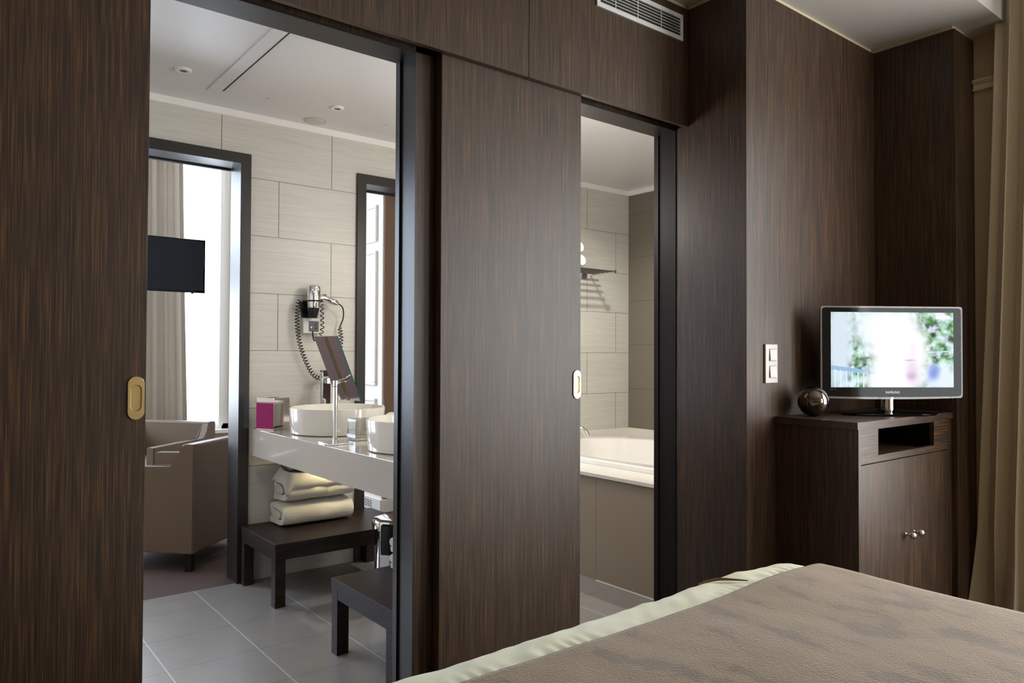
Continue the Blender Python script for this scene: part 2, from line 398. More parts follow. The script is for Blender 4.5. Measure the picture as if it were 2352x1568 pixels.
st('wall_living_brown', m_brownwall, (2.735, 4.6, 4.985, 5.0, .09, 2.95))
st('wall_living_side', m_brownwall, (4.55, 4.6, 4.03, 5.0, 0, 2.95))
b = B().box(2.700, 2.735, 4.97, YL, 0, .092).box(2.735, 4.55, 4.962, 4.985, 0, .092)
bl = b.done('baseboard_living', m_white, kind='structure')
b = B()
for j in range(4):
    for i in range(7):
        y = 5.10 + i * .040 + (j % 2) * .012; b.box(2.6985, 2.7005, y, y + .024, .024 + j * .014, .030 + j * .014)
b.done('grille_slot', m_darkin, bl)
# panel mouldings on the white wall
def mould(y0, y1, z0, z1):
    b = B(); t = .022
    for a in ((y0, y1, z0, z0 + t), (y0, y1, z1 - t, z1), (y0, y0 + t, z0 + t, z1 - t), (y1 - t, y1, z0 + t, z1 - t)):
        b.box(2.704, 2.724, *a, bev=.005)
    b.box(2.716, 2.724, y0 + t, y1 - t, z0 + t, z1 - t, bev=.004)
    b.done('trim_9', m_white, kind='structure')
for z0, z1 in ((2.067, 2.355), (.956, 1.999), (.20, .856)):
    mould(5.08, 5.62, z0, z1); mould(5.74, 6.3, z0, z1)
st('trim_10', m_steel, (2.722, 2.728, 5.0, YL, 2.036, 2.040))
# living window
b = B().box(.10, .15, YL + .02, YL + .09, .54, 2.86).box(2.02, 2.075, YL + .02, YL + .09, .54, 2.86).box(.10, 2.075, YL + .02, YL + .09, .54, .59).box(.10, 2.075, YL + .02, YL + .09, 2.80, 2.86).box(1.985, 2.02, YL - .01, YL + .03, .58, 2.84)
wf = b.done('window_2', m_white, kind='structure')
B().box(.15, 2.02, YL + .052, YL + .058, .59, 2.80).done('window_pane', m_pane, wf)
B().box(.08, 2.10, YL - .06, YL + .02, .515, .545).done('window_sill', m_white, wf)

b = B().box(-1.78, -1.72, YL + .02, YL + .09, .54, 2.86).box(-.18, -.12, YL + .02, YL + .09, .54, 2.86).box(-1.72, -.18, YL + .02, YL + .09, .54, .59).box(-1.72, -.18, YL + .02, YL + .09, 2.80, 2.86)
wf = b.done('window_3', m_white, kind='structure'); B().box(-1.72, -.18, YL + .052, YL + .058, .59, 2.80).done('window_pane', m_pane, wf)

# ================================================================== SLIDING DOORS
def slot_plate(b, cx, y, cz, w, h, y2, seg=14, inset=0):
    loop = []
    for i in range(seg + 1):
        a = math.pi * i / seg; loop.append((cx + w / 2 * math.cos(a), cz + (h - w) / 2 + w / 2 * math.sin(a)))
    for i in range(seg + 1):
        a = math.pi + math.pi * i / seg; loop.append((cx + w / 2 * math.cos(a), cz - (h - w) / 2 + w / 2 * math.sin(a)))
    return loop
def sliding(n, x0, x1, hx, label, hl):
    d = B().box(x0, x1, 2.025, 2.063, .008, 2.225, bev=.0012, seg=1).done('door_%d' % n, m_wood, kind='structure', label=label)
    o = slot_plate(None, hx, 0, 1.087, .039, .109, 0); i1 = slot_plate(None, hx, 0, 1.087, .0255, .066, 0); i2 = slot_plate(None, hx, 0, 1.087, .0235, .064, 0)
    b = B(); b.loft([[(x, 2.025, z) for x, z in o], [(x, 2.0215, z) for x, z in o],
                     [(hx + (x - hx) * .96, 2.0205, 1.087 + (z - 1.087) * .985) for x, z in o],
                     [(x, 2.0205, z) for x, z in i1], [(x, 2.0228, z) for x, z in i2]])
    b.bm.faces.ensure_lookup_table()
    h = b.done('door_handle', m_brass, d, smooth=False, label=hl)
    B().loft([[(x, 2.0226, z) for x, z in i1], [(x, 2.0246, z) for x, z in i2]], False, True).done('finger_cup', m_brass, h)
    return d
sliding(1, -.80, .436, .413, 'wide wood veneer sliding door at the left edge', 'brass oval recessed pull')
sliding(2, 1.317, 1.953, 1.932, 'narrow wood veneer sliding door between the two bathroom openings', 'pale brass oval recessed pull')

# ================================================================== AIR VENT
v = thing('air_vent', 'aluminium slotted air grille set in the wood header near the ceiling', 'air vent', (2.267, 2.0, 2.55))
X0, X1, Z0, Z1 = 2.006, 2.528, 2.549, 2.661
b = B().box(X0, X1, 1.992, 2.0, Z0, Z0 + .018).box(X0, X1, 1.992, 2.0, Z1 - .018, Z1).box(X0, X0 + .018, 1.992, 2.0, Z0 + .018, Z1 - .018).box(X1 - .018, X1, 1.992, 2.0, Z0 + .018, Z1 - .018)
b.done('frame', m_alu, v, bevel=.0008)
B().box(X0 + .018, X1 - .018, 1.9985, 2.0, Z0 + .018, Z1 - .018).done('backing', m_darkin, v)
for k in range(5):
    z = Z0 + .018 + .0127 * (k + 1) - .001
    B().prism([(1.9925, z - .001), (1.9985, z + .0015), (1.9985, z + .0040), (1.9925, z + .0015)], 'x', X0 + .018, X1 - .018).done('louver', m_alu, v)
for x in (2.11, 2.24, 2.385): B().box(x, x + .0035, 1.9945, 1.9985, Z0 + .018, Z1 - .018).done('divider', m_alu, v)

# ================================================================== TV CABINET
cx0, cy0, cz = 2.768, 1.361, .946
cb = thing('television_cabinet', 'dark wood cabinet with open niche and two doors under the television', 'cabinet', (3.21, 1.54, 0))
B().box(cx0, XC3 - .001, cy0, YC - .001, cz - .029, cz).done('top', m_wood_h, cb, bevel=.0008)
B().box(cx0 + .012, cx0 + .030, cy0 + .003, YC - .001, .0, cz - .029).done('side_panel', m_wood, cb)
B().box(3.612, XC3 - .001, cy0 + .008, YC - .001, .0, cz - .029).done('side_panel', m_wood, cb)
# front drawer panel with the niche opening
nx0, nx1, nz0, nz1 = 2.942, 3.462, .808, .912
B().box(cx0 + .030, nx0, cy0 + .004, cy0 + .022, .782, cz - .029).box(nx1, 3.612, cy0 + .004, cy0 + .022, .782, cz - .029).box(nx0, nx1, cy0 + .004, cy0 + .022, .782, nz0).box(nx0, nx1, cy0 + .004, cy0 + .022, nz1, cz - .029).done('fascia', m_wood_h, cb)
B().box(cx0 + .030, 3.612, cy0 + .022, YC - .02, .782, .797).box(cx0 + .030, 3.612, YC - .03, YC - .012, .797, cz - .029).done('niche_shelf', m_wood, cb)
b = B(); b.tube([(2.99, 1.50, .799 + .004), (2.97, 1.46, .80), (2.965, 1.42, .815), (2.985, 1.40, .83), (3.01, 1.41, .81), (3.00, 1.44, .801), (2.96, 1.43, .84), (2.952, 1.40, .85)], .003, 6)
tag(b.done('loose_cable', m_blackpl), 'small tangle of black cable inside the niche of the television cabinet', 'cable')
B().box(cx0 + .030, 3.612, cy0 + .024, YC - .012, .06, .77).done('carcass', m_black, cb)
dz0, dz1 = .02, .7775
for (a, c, kx) in ((cx0 + .032, 3.2050, 3.185), (3.2058, 3.610, 3.262)):
    d = B().box(a, c, cy0 + .006, cy0 + .0235, dz0, dz1).done('door', m_wood, cb, bevel=.0008)
    kz = .461
    B().lathe([(0, -.0), (.0085, 0), (.0085, .002), (.004, .004), (.004, .014), (.009, .018), (.0145, .024), (.0155, .030), (.013, .037), (.007, .041), (0, .042)], (0, 0, 0), 24, 'y')
    b = B(); b.lathe([(r, -h) for r, h in [(0, 0), (.0085, 0), (.0085, .002), (.004, .004), (.004, .014), (.009, .018), (.0145, .024), (.0155, .030), (.013, .037), (.007, .041), (0, .042)]], (kx, cy0 + .006, kz), 24, 'y')
    b.done('knob', m_nickel, d, smooth=True)

# ================================================================== TELEVISION (bedroom)
tv = thing('television', 'glossy black television switched on, standing on the wood cabinet', 'television', (3.24, 1.445, cz + .0005), math.radians(-34.7))
TW, TH, tz = .632, .392, .074      # local frame: x right, y back, z up
def rr(w, h, r, seg=5):
    pts = []
    for cx, cy, a0 in ((w / 2 - r, h / 2 - r, 0), (-w / 2 + r, h / 2 - r, 90), (-w / 2 + r, -h / 2 + r, 180), (w / 2 - r, -h / 2 + r, 270)):
        for i in range(seg + 1):
            a = math.radians(a0 + 90 * i / seg); pts.append((cx + r * math.cos(a), cy + r * math.sin(a)))
    return pts
def tvface(w, h, r, y0, y1, bow=0.0):
    def z(x, q): return q + tz + TH / 2 - (bow * (1 - (2 * x / w) ** 2) if q < 0 else 0)
    L = rr(w, h, r)
    # densify bottom edge by adding mid points
    out = []
    for i, p in enumerate(L):
        out.append(p); q = L[(i + 1) % len(L)]
        if abs(q[0] - p[0]) > .1:
            for k in range(1, 12): out.append((p[0] + (q[0] - p[0]) * k / 12, p[1] + (q[1] - p[1]) * k / 12))
    return [(x, y0, z(x, q)) for x, q in out], [(x, y1, z(x, q)) for x, q in out]
a, c = tvface(TW, TH, .010, .004, -.004, .006); B().loft([a, c], True, True).done('clear_rim', m_glass, tv, world=False)
m_bez = flat('piano_black', rgb(8, 9, 12), 0.05, Specular_IOR_Level=0.2)
a, c = tvface(TW - .014, TH - .014, .012, .012, -.0046, .004); a2, _ = tvface(TW - .05, TH - .05, .02, .042, 0, .003)
B().loft([a2, a, c], True, True).done('housing', m_bez, tv, world=False)
def screen_mat():
    m = MT('television_picture'); co = m.n('ShaderNodeTexCoord').outputs['Generated']
    sp = m.n('ShaderNodeSeparateXYZ'); m.l(co, sp.inputs[0]); x, z = sp.outputs[0], sp.outputs[2]
    def blob(cx, cz_, rx, rz, soft=.5):
        soft = min(1.9, soft * 1.6)
        dx = m.math('DIVIDE', m.math('SUBTRACT', x, cx), rx); dz = m.math('DIVIDE', m.math('SUBTRACT', z, cz_), rz)
        d = m.math('SQRT', m.math('ADD', m.math('MULTIPLY', dx, dx), m.math('MULTIPLY', dz, dz)))
        q = m.n('ShaderNodeMapRange', interpolation_type='SMOOTHSTEP'); m.l(d, q.inputs[0]); q.inputs[1].default_value = 1 - soft / 2; q.inputs[2].default_value = 1 + soft / 2; q.inputs[3].default_value = 1; q.inputs[4].default_value = 0
        return q.outputs[0]
    n1 = m.noise(co, 7, (1.3, 1, .8), 3, .55); n2 = m.noise(co, 12, (1.3, 1, .8), 2, .5, (4, 2, 1))
    fol = m.ramp(n1, (.36, rgb(26, 60, 40)), (.47, rgb(84, 140, 70)), (.56, rgb(150, 200, 160)), (.66, rgb(225, 240, 250)))
    fol = m.mix(m.ramp(n2, (.45, (0, 0, 0, 1)), (.68, (1, 1, 1, 1))), fol, rgb(225, 240, 255))
    c = fol
    c = m.mix(blob(.07, .60, .085, .75, .6), c, rgb(214, 228, 240))             # pale tree trunk
    c = m.mix(blob(.34, .82, .16, .26, .9), c, rgb(235, 245, 255))
    # railing bottom-left
    def band(ax0, az0, ax1, az1, th, lo, hi):
        sl = (az1 - az0) / (ax1 - ax0); zl = m.math('ADD', m.math('MULTIPLY', m.math('SUBTRACT', x, ax0), sl), az0)
        k = m.math('LESS_THAN', m.math('ABSOLUTE', m.math('SUBTRACT', z, zl)), th)
        return m.math('MULTIPLY', k, m.math('MULTIPLY', m.math('GREATER_THAN', x, lo), m.math('LESS_THAN', x, hi))), zl
    k2, _ = band(.23, .37, .40, .42, .018, .23, .42); c = m.mix(k2, c, rgb(120, 110, 130))
    k, zl = band(0, .265, .30, .20, .028, 0, .30); c = m.mix(k, c, rgb(150, 190, 225))
    bars = m.math('LESS_THAN', m.math('ABSOLUTE', m.math('SUBTRACT', m.math('FRACT', m.math('MULTIPLY', x, 21.5)), .7)), .12)
    bars = m.math('MULTIPLY', bars, m.math('MULTIPLY', m.math('LESS_THAN', z, m.math('SUBTRACT', zl, .02)), m.math('LESS_THAN', x, .30)))
    c = m.mix(bars, c, rgb(215, 240, 255))
    k3, _ = band(.78, .465, 1.0, .485, .008, .78, 1.1); c = m.mix(k3, c, rgb(190, 225, 255))
    c = m.mix(blob(.92, .10, .18, .16, .8), c, rgb(225, 238, 255))
    c = m.mix(blob(.83, .20, .05, .10, .9), c, rgb(130, 150, 225))
    c = m.mix(blob(.52, .62, .20, .42, .6), c, rgb(253, 254, 255))              # overexposed figure
    c = m.mix(blob(.50, .10, .21, .22, .5), c, rgb(246, 248, 255))
    c = m.mix(blob(.58, .40, .20, .45, .5), c, rgb(253, 253, 255))
    c = m.mix(blob(.665, .50, .035, .12, 1.2), c, rgb(244, 236, 246))
    c = m.mix(blob(.66, .20, .055, .16, 1.1), c, rgb(232, 214, 232))
    c = m.mix(blob(.655, .15, .035, .05, 1.0), c, rgb(208, 182, 210))
    c = m.mix(blob(.64, .36, .04, .012, 1.0), c, rgb(210, 190, 220))
    m.set(Base_Color=(0, 0, 0, 1), Roughness=0.2, Specular_IOR_Level=0.1, Emission_Color=c, Emission_Strength=1.05); return m.m
sx0, sx1, sz0, sz1 = -.272, .274, tz + .045, tz + .366
scr = B().box(sx0, sx1, -.0056, -.0050, sz0, sz1).done('screen', screen_mat(), tv, world=False)
RX = Matrix.Rotation(math.radians(90), 4, 'X')
m_logo = flat('silver_lettering', rgb(206, 208, 212), 0.3, 0.3, Emission_Color=(.5, .5, .5, 1), Emission_Strength=0.0)
text('lettering', 'SAMSUNG', .0140, m_logo, tv, Matrix.Translation((.0, -.0058, tz + .023)) @ RX @ Matrix.Diagonal((.98, 1, 1, 1)), .0003)
m_cap = MT('caption_white').set(Base_Color=(.8, .8, .8, 1), Emission_Color=(1, 1, 1, 1), Emission_Strength=1.1).m
B().box(.196, .258, -.0062, -.0056, tz + .339, tz + .353, bev=0).done('channel_logo', m_cap, tv, world=False)
text('lettering', 'HD', .012, m_blackpl, tv, Matrix.Translation((.245, -.0064, tz + .346)) @ RX, .0002)
text('small_lettering', 'HDMI  DVB  SRS', .0042, m_sock, tv, Matrix.Translation((-.262, -.0052, tz + .036)) @ RX, .0002)
B().lathe([(0, .012), (.026, .012), (.026, tz + .004), (0, tz + .004)], (0, .032, 0), 24).done('neck', m_chrome, tv, smooth=True, world=False)
def ell(rx, ry, z, cy=.02, n=48): return [(rx * math.copysign(abs(math.cos(2 * math.pi * i / n)) ** .8, math.cos(2 * math.pi * i / n)), cy + ry * math.sin(2 * math.pi * i / n), z) for i in range(n)]
B().loft([ell(.205, .088, 0), ell(.208, .090, .004), ell(.200, .085, .009), ell(.06, .04, .013, .03), ell(.035, .03, .02, .032)], True, True).done('base', m_bez, tv, smooth=True, world=False)
b = B(); b.tube([(-.03, .03, tz + .02), (-.05, .03, tz - .02), (-.04, .03, .04), (-.02, .05, .02)], .0022, 6); b.done('cable', m_blackpl, tv, world=False)
b = B(); b.tube([(.285, .02, tz + .01), (.292, .03, tz - .02), (.285, .04, .022), (.25, .06, .004), (.2, .09, .004)], .0018, 6); b.done('cable', m_blackpl, tv, world=False)

# ================================================================== BALL, SWITCH
b = B(); bmesh.ops.create_uvsphere(b.bm, u_segments=64, v_segments=40, radius=.0625)
for q in b.bm.verts: q.co += Vector((2.905, 1.615, cz + .0625))
tag(b.done('decorative_ball', m_ball, smooth=True), 'shiny smoked chrome ball sitting on the wood cabinet beside the television', 'ball')
sw = thing('light_switch', 'tall cream double light switch plate on the wood wall left of the television', 'light switch', (2.737, YC, 1.087))
B().box(2.693, 2.781, YC - .009, YC, 1.086, 1.246, bev=.0015).done('plate', m_plate, sw)
for i, (za, zb, n) in enumerate(((1.178, 1.226, 2), (1.108, 1.156, 1))):
    B().box(2.719, 2.769, YC - .0096, YC - .0085, za - .001, zb + .001).done('surround', m_blackpl, sw)
    wd = .048 / n
    for k in range(n):
        xa = 2.720 + k * wd + .0004; xb = 2.720 + (k + 1) * wd - .0004
        b = B(); b.prism([(YC - .0092, za), (YC - .0155, za + .001), (YC - .0112, zb - .001), (YC - .0092, zb)], 'x', xa, xb); r = b.done('rocker', m_rock, sw)
        B().box((xa + xb) / 2 - .004, (xa + xb) / 2 + .004, YC - .0158, YC - .0150, za + .0045, za + .0055).done('mark', m_sock, r)

# ================================================================== BED
def bedtop(x, y):  # gentle crown, softened edges
    z = .585
    z += .010 * math.exp(-((x - 1.80) ** 2 / .05 + (y - 1.12) ** 2 / .03))
    for e, s in ((2.095 - x, .085), (1.262 - y, .06), (x - .30, .07), (y + .82, .07)):
        if e < s: z -= s * .55 * (1 - math.sqrt(max(0, 1 - ((s - e) / s) ** 2)))
    return z
bed = thing('bed', 'bed with pale greenish sheet edge in the foreground', 'bed', (1.2, .22, 0))
B().box(.36, 2.03, -.76, 1.20, .08, .28, bev=.01).done('base', m_suede, bed)
for x in (.42, 1.97):
    for y in (-.70, 1.14): B().box(x - .03, x + .03, y - .03, y + .03, 0, .08).done('leg', m_black, bed)
def sheetgrid(x0, x1, y0, y1, nx, ny, fz, name, mat, parent, skirt, zlow, wr=0.0):
    b = B(); bm = b.bm; G = {}
    for i in range(nx + 1):
        for j in range(ny + 1):
            x = x0 + (x1 - x0) * i / nx; y = y0 + (y1 - y0) * j / ny
            z = fz(x, y)
            x, y = corner(x, y)
            if wr: z += wr * (noise.noise(Vector((x * 9, y * 3, 1.3))) + .6 * noise.noise(Vector((x * 34 + y * 20, y * 9, 4))) )
            G[i, j] = bm.verts.new((x, y, z))
    for i in range(nx):
        for j in range(ny): bm.faces.new((G[i, j], G[i + 1, j], G[i + 1, j + 1], G[i, j + 1]))
    ring = [(i, 0) for i in range(nx + 1)] + [(nx, j) for j in range(1, ny + 1)] + [(i, ny) for i in range(nx - 1, -1, -1)] + [(0, j) for j in range(ny - 1, 0, -1)]
    prev = [G[k] for k in ring]; cxm, cym = (x0 + x1) / 2, (y0 + y1) / 2
    for s in range(1, skirt + 1):
        t = s / skirt; cur = []
        for k, (i, j) in enumerate(ring):
            p = G[i, j].co; a = k * .35
            bulge = .012 * math.sin(math.pi * min(1, t * 1.2)) + (.004 * math.sin(a * 2.3) * t)
            ox = (bulge if i == nx else -bulge if i == 0 else 0); oy = (bulge if j == ny else -bulge if j == 0 else 0)
            cur.append(bm.verts.new((p.x + ox, p.y + oy, p.z + (zlow - p.z) * t)))
        n = len(ring)
        for k in range(n): bm.faces.new((prev[k], prev[(k + 1) % n], cur[(k + 1) % n], cur[k]))
        prev = cur
    bm.faces.new(prev[::-1])
    return b.done(name, mat, parent, smooth=True)
def corner(x, y, r=.15, X=2.095, Y=1.262):
    # pulls the square corner of the bed into a rounded one
    u, v = x - (X - r), y - (Y - r)
    if u <= 0 or v <= 0: return x, y
    m = max(u, v); l = math.hypot(u, v); k = m / l
    return X - r + u * k, Y - r + v * k
def sheet_z(x, y):
    z = bedtop(x, y) - .004
    # gathers running out from the spread's edge
    g = max(0, 1 - abs(y - 1.135) / .05)
    z += .0030 * g * math.sin(x * 150 + 3 * math.sin(x * 23)) * (0.5 + 0.5 * math.sin(x * 7 + 1))
    z += .006 * noise.noise(Vector((x * 8, y * 14, 2))) + .004 * noise.noise(Vector((x * 20 - y * 20, y * 20, 7)))
    return z
sheetgrid(.30, 2.095, -.82, 1.262, 420, 160, sheet_z, 'sheet', m_sheet, bed, 6, .27)
# a thin brown tube drawn as the shadow in a sheet fold near the far end
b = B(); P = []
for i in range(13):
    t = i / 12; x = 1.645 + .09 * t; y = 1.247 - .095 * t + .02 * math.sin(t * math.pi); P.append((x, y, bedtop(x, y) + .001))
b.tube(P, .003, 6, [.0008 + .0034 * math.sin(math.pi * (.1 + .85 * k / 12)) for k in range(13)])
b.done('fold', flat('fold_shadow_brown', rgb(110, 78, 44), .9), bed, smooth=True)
def spread_z(x, y):
    z = bedtop(min(x, 2.088), y) + .007
    z += .003 * noise.noise(Vector((x * 4, y * 4, 3))) + .0012 * noise.noise(Vector((x * 14, y * 14, 5)))
    if x > 2.095: z = min(z, .57) - (x - 2.095) * 8
    return z
# bedspread: top + drape over the foot side (right)
b = B(); bm = b.bm; NX, NY = 260, 190; G = {}
def edge_y(x):  # edge of the spread along the far side of the bed
    return 1.118 + .006 * math.sin(x * 3.1) + (-.012 * max(0, (x - 1.9) / .2) ** 2)
for i in range(NX + 1):
    s = i / NX; x = .31 + (2.135 - .31) * s
    for j in range(NY + 1):
        t = j / NY; ye = edge_y(min(x, 2.10)); y = -.80 + (ye + .80) * t
        if x <= 2.085: z = bedtop(x, min(y, 1.25)) + .007
        else:
            u = (x - 2.085) / .05; z = bedtop(2.085, min(y, 1.25)) + .007 - .36 * u
        xx = x if x <= 2.085 else 2.085 + .024 * math.sin(min(1, (x - 2.085) / .012) * math.pi / 2) + .006 * math.sin(y * 17) * (x - 2.085) / .05
        z += (.003 * noise.noise(Vector((x * 4, y * 4, 3))) + .0010 * noise.noise(Vector((x * 15, y * 15, 5)))) if x <= 2.085 else 0
        cx_, cy_ = corner(xx, y, .15, 2.113, 1.262); G[i, j] = bm.verts.new((cx_, cy_, z))
for i in range(NX):
    for j in range(NY): bm.faces.new((G[i, j], G[i + 1, j], G[i + 1, j + 1], G[i, j + 1]))
bs = b.done('bedspread', m_suede, smooth=True, solid=-.004)
tag(bs, 'brown suede-look bedspread with brushed darker marks covering the bed', 'bedspread')
hb2 = thing('headboard', 'upholstered brown headboard standing at the head of the bed', 'headboard', (1.2, -.88, 0))
B().box(.2, 2.2, -.93, -.85, 0, 1.15, bev=.02).done('panel', m_leather, hb2)
# unseen lamp and table, added behind the camera for warm light
lt = thing('side_table', 'wood side table standing behind the bed near the rear wall', 'side table', (-.40, -1.90, 0))
B().box(-.65, -.15, -2.15, -1.65, .40, .55, bev=.003).done('top', m_wood, lt)
for x in (-.62, -.18):
    for y in (-2.12, -1.68): B().box(x - .02, x + .02, y - .02, y + .02, 0, .40).done('leg', m_wood, lt)
lp = thing('fill_table_lamp', 'unseen table lamp with open pale shade, added for warm light', 'table lamp', (-.40, -1.90, .55))
B().lathe([(0, .55), (.08, .55), (.08, .565), (.012, .58), (.012, .95), (.02, 1.0), (0, 1.0)], (-.40, -1.90, 0), 24).done('stand', m_brass, lp, smooth=True)
m_shade = fabric('lamp_shade', rgb(230, 210, 170), rgb(240, 224, 190), tr=.6)
b = B(); n = 36
for (ra, za, rb, zb) in ((.17, 1.05, .13, 1.42),):
    b.loft([[(-.40 + r * math.cos(2 * math.pi * i / n), -1.90 + r * math.sin(2 * math.pi * i / n), z) for i in range(n)] for r, z in ((ra, za), (rb, zb))])
b.done('lamp_shade', m_shade, lp, smooth=True, solid=.002)

# ================================================================== CURTAINS
def curtain(name, mat, P0, P1, z0, z1, width0, width1, folds, amp, normal, label, nz=60, skew=0, seed=1, flare=0.0):
    """P(s) along a rail from P0 to P1; s runs 0..1; lower edge wider by width1/width0."""
    rnd = random.Random(seed); ph = [rnd.uniform(-.9, .9) for _ in range(folds + 2)]; am = [rnd.uniform(.65, 1.25) for _ in range(folds + 2)]
    b = B(); n = folds * 14; rows = []
    P0 = Vector(P0); P1 = Vector(P1); d = (P1 - P0); N = Vector(normal)
    for k in range(nz + 1):
        t = k / nz; z = z1 + (z0 - z1) * t; row = []
        for i in range(n + 1):
            s = i / n; f = s * folds; q = int(f)
            wv = math.sin(2 * math.pi * f + ph[q] * .5 * math.sin(math.pi * (f - q))) * am[q]
            off = amp * wv * (1 + .25 * t) + .012 * noise.noise(Vector((s * 6, t * 2.2, seed)))
            ss = s * (width0 + (width1 - width0) * t ** 1.2)
            side = amp * .42 * math.sin(4 * math.pi * f + 1.0)
            p = P0 + d * ss + d.normalized() * side * .5 + N * off
            if flare and t > .86:
                g = (t - .86) / .14; p += N * flare * g * g * (.5 + .5 * math.sin(2 * math.pi * f * .5 + 1)) - d.normalized() * 0.02 * g * math.sin(f * 5)
            row.append((p.x, p.y, z))
        rows.append(row)
    b.loft(rows, ring=False)
    o = b.done(name, mat, smooth=True, solid=.003)
    return tag(o, label, 'curtain')
curtain('curtain', m_curt, (3.80, .80, 0), (3.80, 1.215, 0), .012, 2.96, 1.0, 1.26, 6, .034, (-1, 0, 0),
        'heavy sand coloured curtain hanging in folds at the right edge beside the wood column', seed=5, flare=.045)
curtain('curtain', m_curt2, (1.22, 6.41, 0), (1.63, 6.41, 0), .015, 2.9, 1.0, 1.18, 5, .045, (0, -1, 0),
        'pale curtain hanging at the bright living room window behind the wall television', seed=9)

# ================================================================== LIVING ROOM THINGS
tv2 = thing('television', 'dark switched-off television on a wall arm in front of the living room curtain', 'television', (1.27, 5.6, 1.62))
B().box(.945, 1.593, 5.60, 5.63, 1.637, 2.026, bev=.003).done('housing', m_bez, tv2)
B().box(.96, 1.580, 5.5985, 5.6005, 1.655, 2.012).done('screen', flat('dark_screen', rgb(12, 17, 30), .25, Specular_IOR_Level=.25), tv2)
b = B().box(1.15, 1.35, 5.63, 5.65, 1.73, 1.93); b.tube([(1.25, 5.65, 1.83), (1.25, 5.80, 1.83), (.2, 5.80, 1.83), (-1.79, 5.80, 1.83)], .022, 10); b.done('wall_arm', m_blackpl, tv2)
B().box(1.00, 1.12, 5.603, 5.62, 1.625, 1.638).done('foot', m_blackpl, tv2); B().box(1.50, 1.515, 5.603, 5.62, 1.630, 1.638).done('foot', m_blackpl, tv2)
def armchair(loc, rz, label, top=.70):
    t = thing('armchair', label, 'armchair', loc, rz, 'taupe armchairs in the living room')
    w, d = .65, .64
    B().box(.0, w, 0, .075, .105, top, bev=.012).done('backrest', m_leather, t, world=False)
    for x0, x1 in ((-.001, .062), (w - .062, w + .001)):
        B().prism([(-.001, .104), (-.001, top + .001), (.058, top + .001), (.075, top - .012), (.125, .582), (.14, .572), (d, .566), (d, .104)], 'x', x0, x1, bev=.006).done('armrest', m_leather, t, world=False)
    B().box(.062, w - .062, .075, d - .02, .24, .43, bev=.02).done('seat', m_leather, t, world=False)
    B().box(.062, w - .062, .075, d - .03, .105, .24).done('frame', m_leather, t, world=False)
    for x in (.045, w - .045):
        for y in (.045, d - .06): B().box(x - .018, x + .018, y - .018, y + .018, 0, .106).done('leg', m_bench, t, world=False)
    return t
armchair((1.150, 4.215, 0), math.radians(42.5), 'taupe armchair nearest the doorway, seen from its back and side')
armchair((1.708, 5.700, 0), math.radians(127), 'taupe armchair farther back facing the camera, below the window', .69)

# ================================================================== VANITY
vc = thing('vanity_counter', 'thick glossy grey-beige floating counter carrying two round basins', 'counter', (1.62, 3.05, .667))
B().box(1.337, 1.90, 2.191, YB - .001, .667, .807, bev=.0015).done('slab', m_counter, vc)
b = B().lathe([(0, .60), (.06, .60), (.085, .612), (.10, .635), (.105, .667), (0, .667)], (1.50, 3.60, 0), 36); b.done('drain_bowl', m_steel, vc, smooth=True)
def basin(cx, cy, label):
    t = thing('washbasin', label, 'washbasin', (cx, cy, .8075), 0, 'round basins on the counter')
    R = .235; prof = [(0, .8075), (R - .016, .8075), (R - .008, .812), (R, .93), (R - .001, .9335), (R - .005, .935), (R - .009, .9335), (R - .011, .928), (R - .022, .85), (R - .06, .826), (.03, .820), (0, .820)]
    B().lathe(prof, (cx, cy, 0), 96).done('bowl', m_porc, t, smooth=True)
    B().lathe([(0, .820), (.03, .820), (.03, .823), (0, .824)], (cx, cy, 0), 24).done('drain', m_chrome, t, smooth=True)
    return t
basin(1.622, 3.43, 'round white basin farther from the camera, behind the tilted mirror')
basin(1.622, 2.62, 'round white basin nearer the camera, cut off by the dark door jamb')
def faucet(x, y, label):
    t = thing('basin_faucet', label, 'faucet', (x, y, .807), 0, 'tall chrome basin mixers')
    B().box(x - .024, x + .024, y - .016, y + .016, .8072, 1.072, bev=.002).done('column', m_chrome, t)
    b = B(); b.loft([[(x + dx + sx, yy, z) for sx, z in ((-.018, 1.040), (.018, 1.040), (.018, 1.068), (-.018, 1.068))] for dx, yy in ((0, y - .014), (-.035, y - .14))], True, True); b.done('spout', m_chrome, t, bevel=.002)
    B().box(x - .024, x + .024, y - .016, y + .016, 1.072, 1.112, bev=.003).done('lever', m_chrome, t)
faucet(1.722, 3.80, 'tall square chrome faucet behind the farther basin, near the tiled wall')
# tissue box
tb = thing('tissue_box', 'mirrored tissue box with a magenta side at the wall end of the counter', 'tissue box', (1.417, 3.762, .8075), math.radians(26))
B().box(-.058, .058, -.058, .058, 0, .163, bev=.0012).done('shell', m_chrome, tb, world=False)
B().box(-.0602, -.0582, -.0575, .0575, .006, .138).done('side_panel', m_magenta, tb, label='magenta side panel', world=False)
B().box(-.0590, .0590, -.0590, .0590, .139, .1425).done('lid_seam', m_steel, tb, world=False)
B().box(-.030, .030, -.012, .012, .163, .1640).done('slot', m_blackpl, tb, world=False)
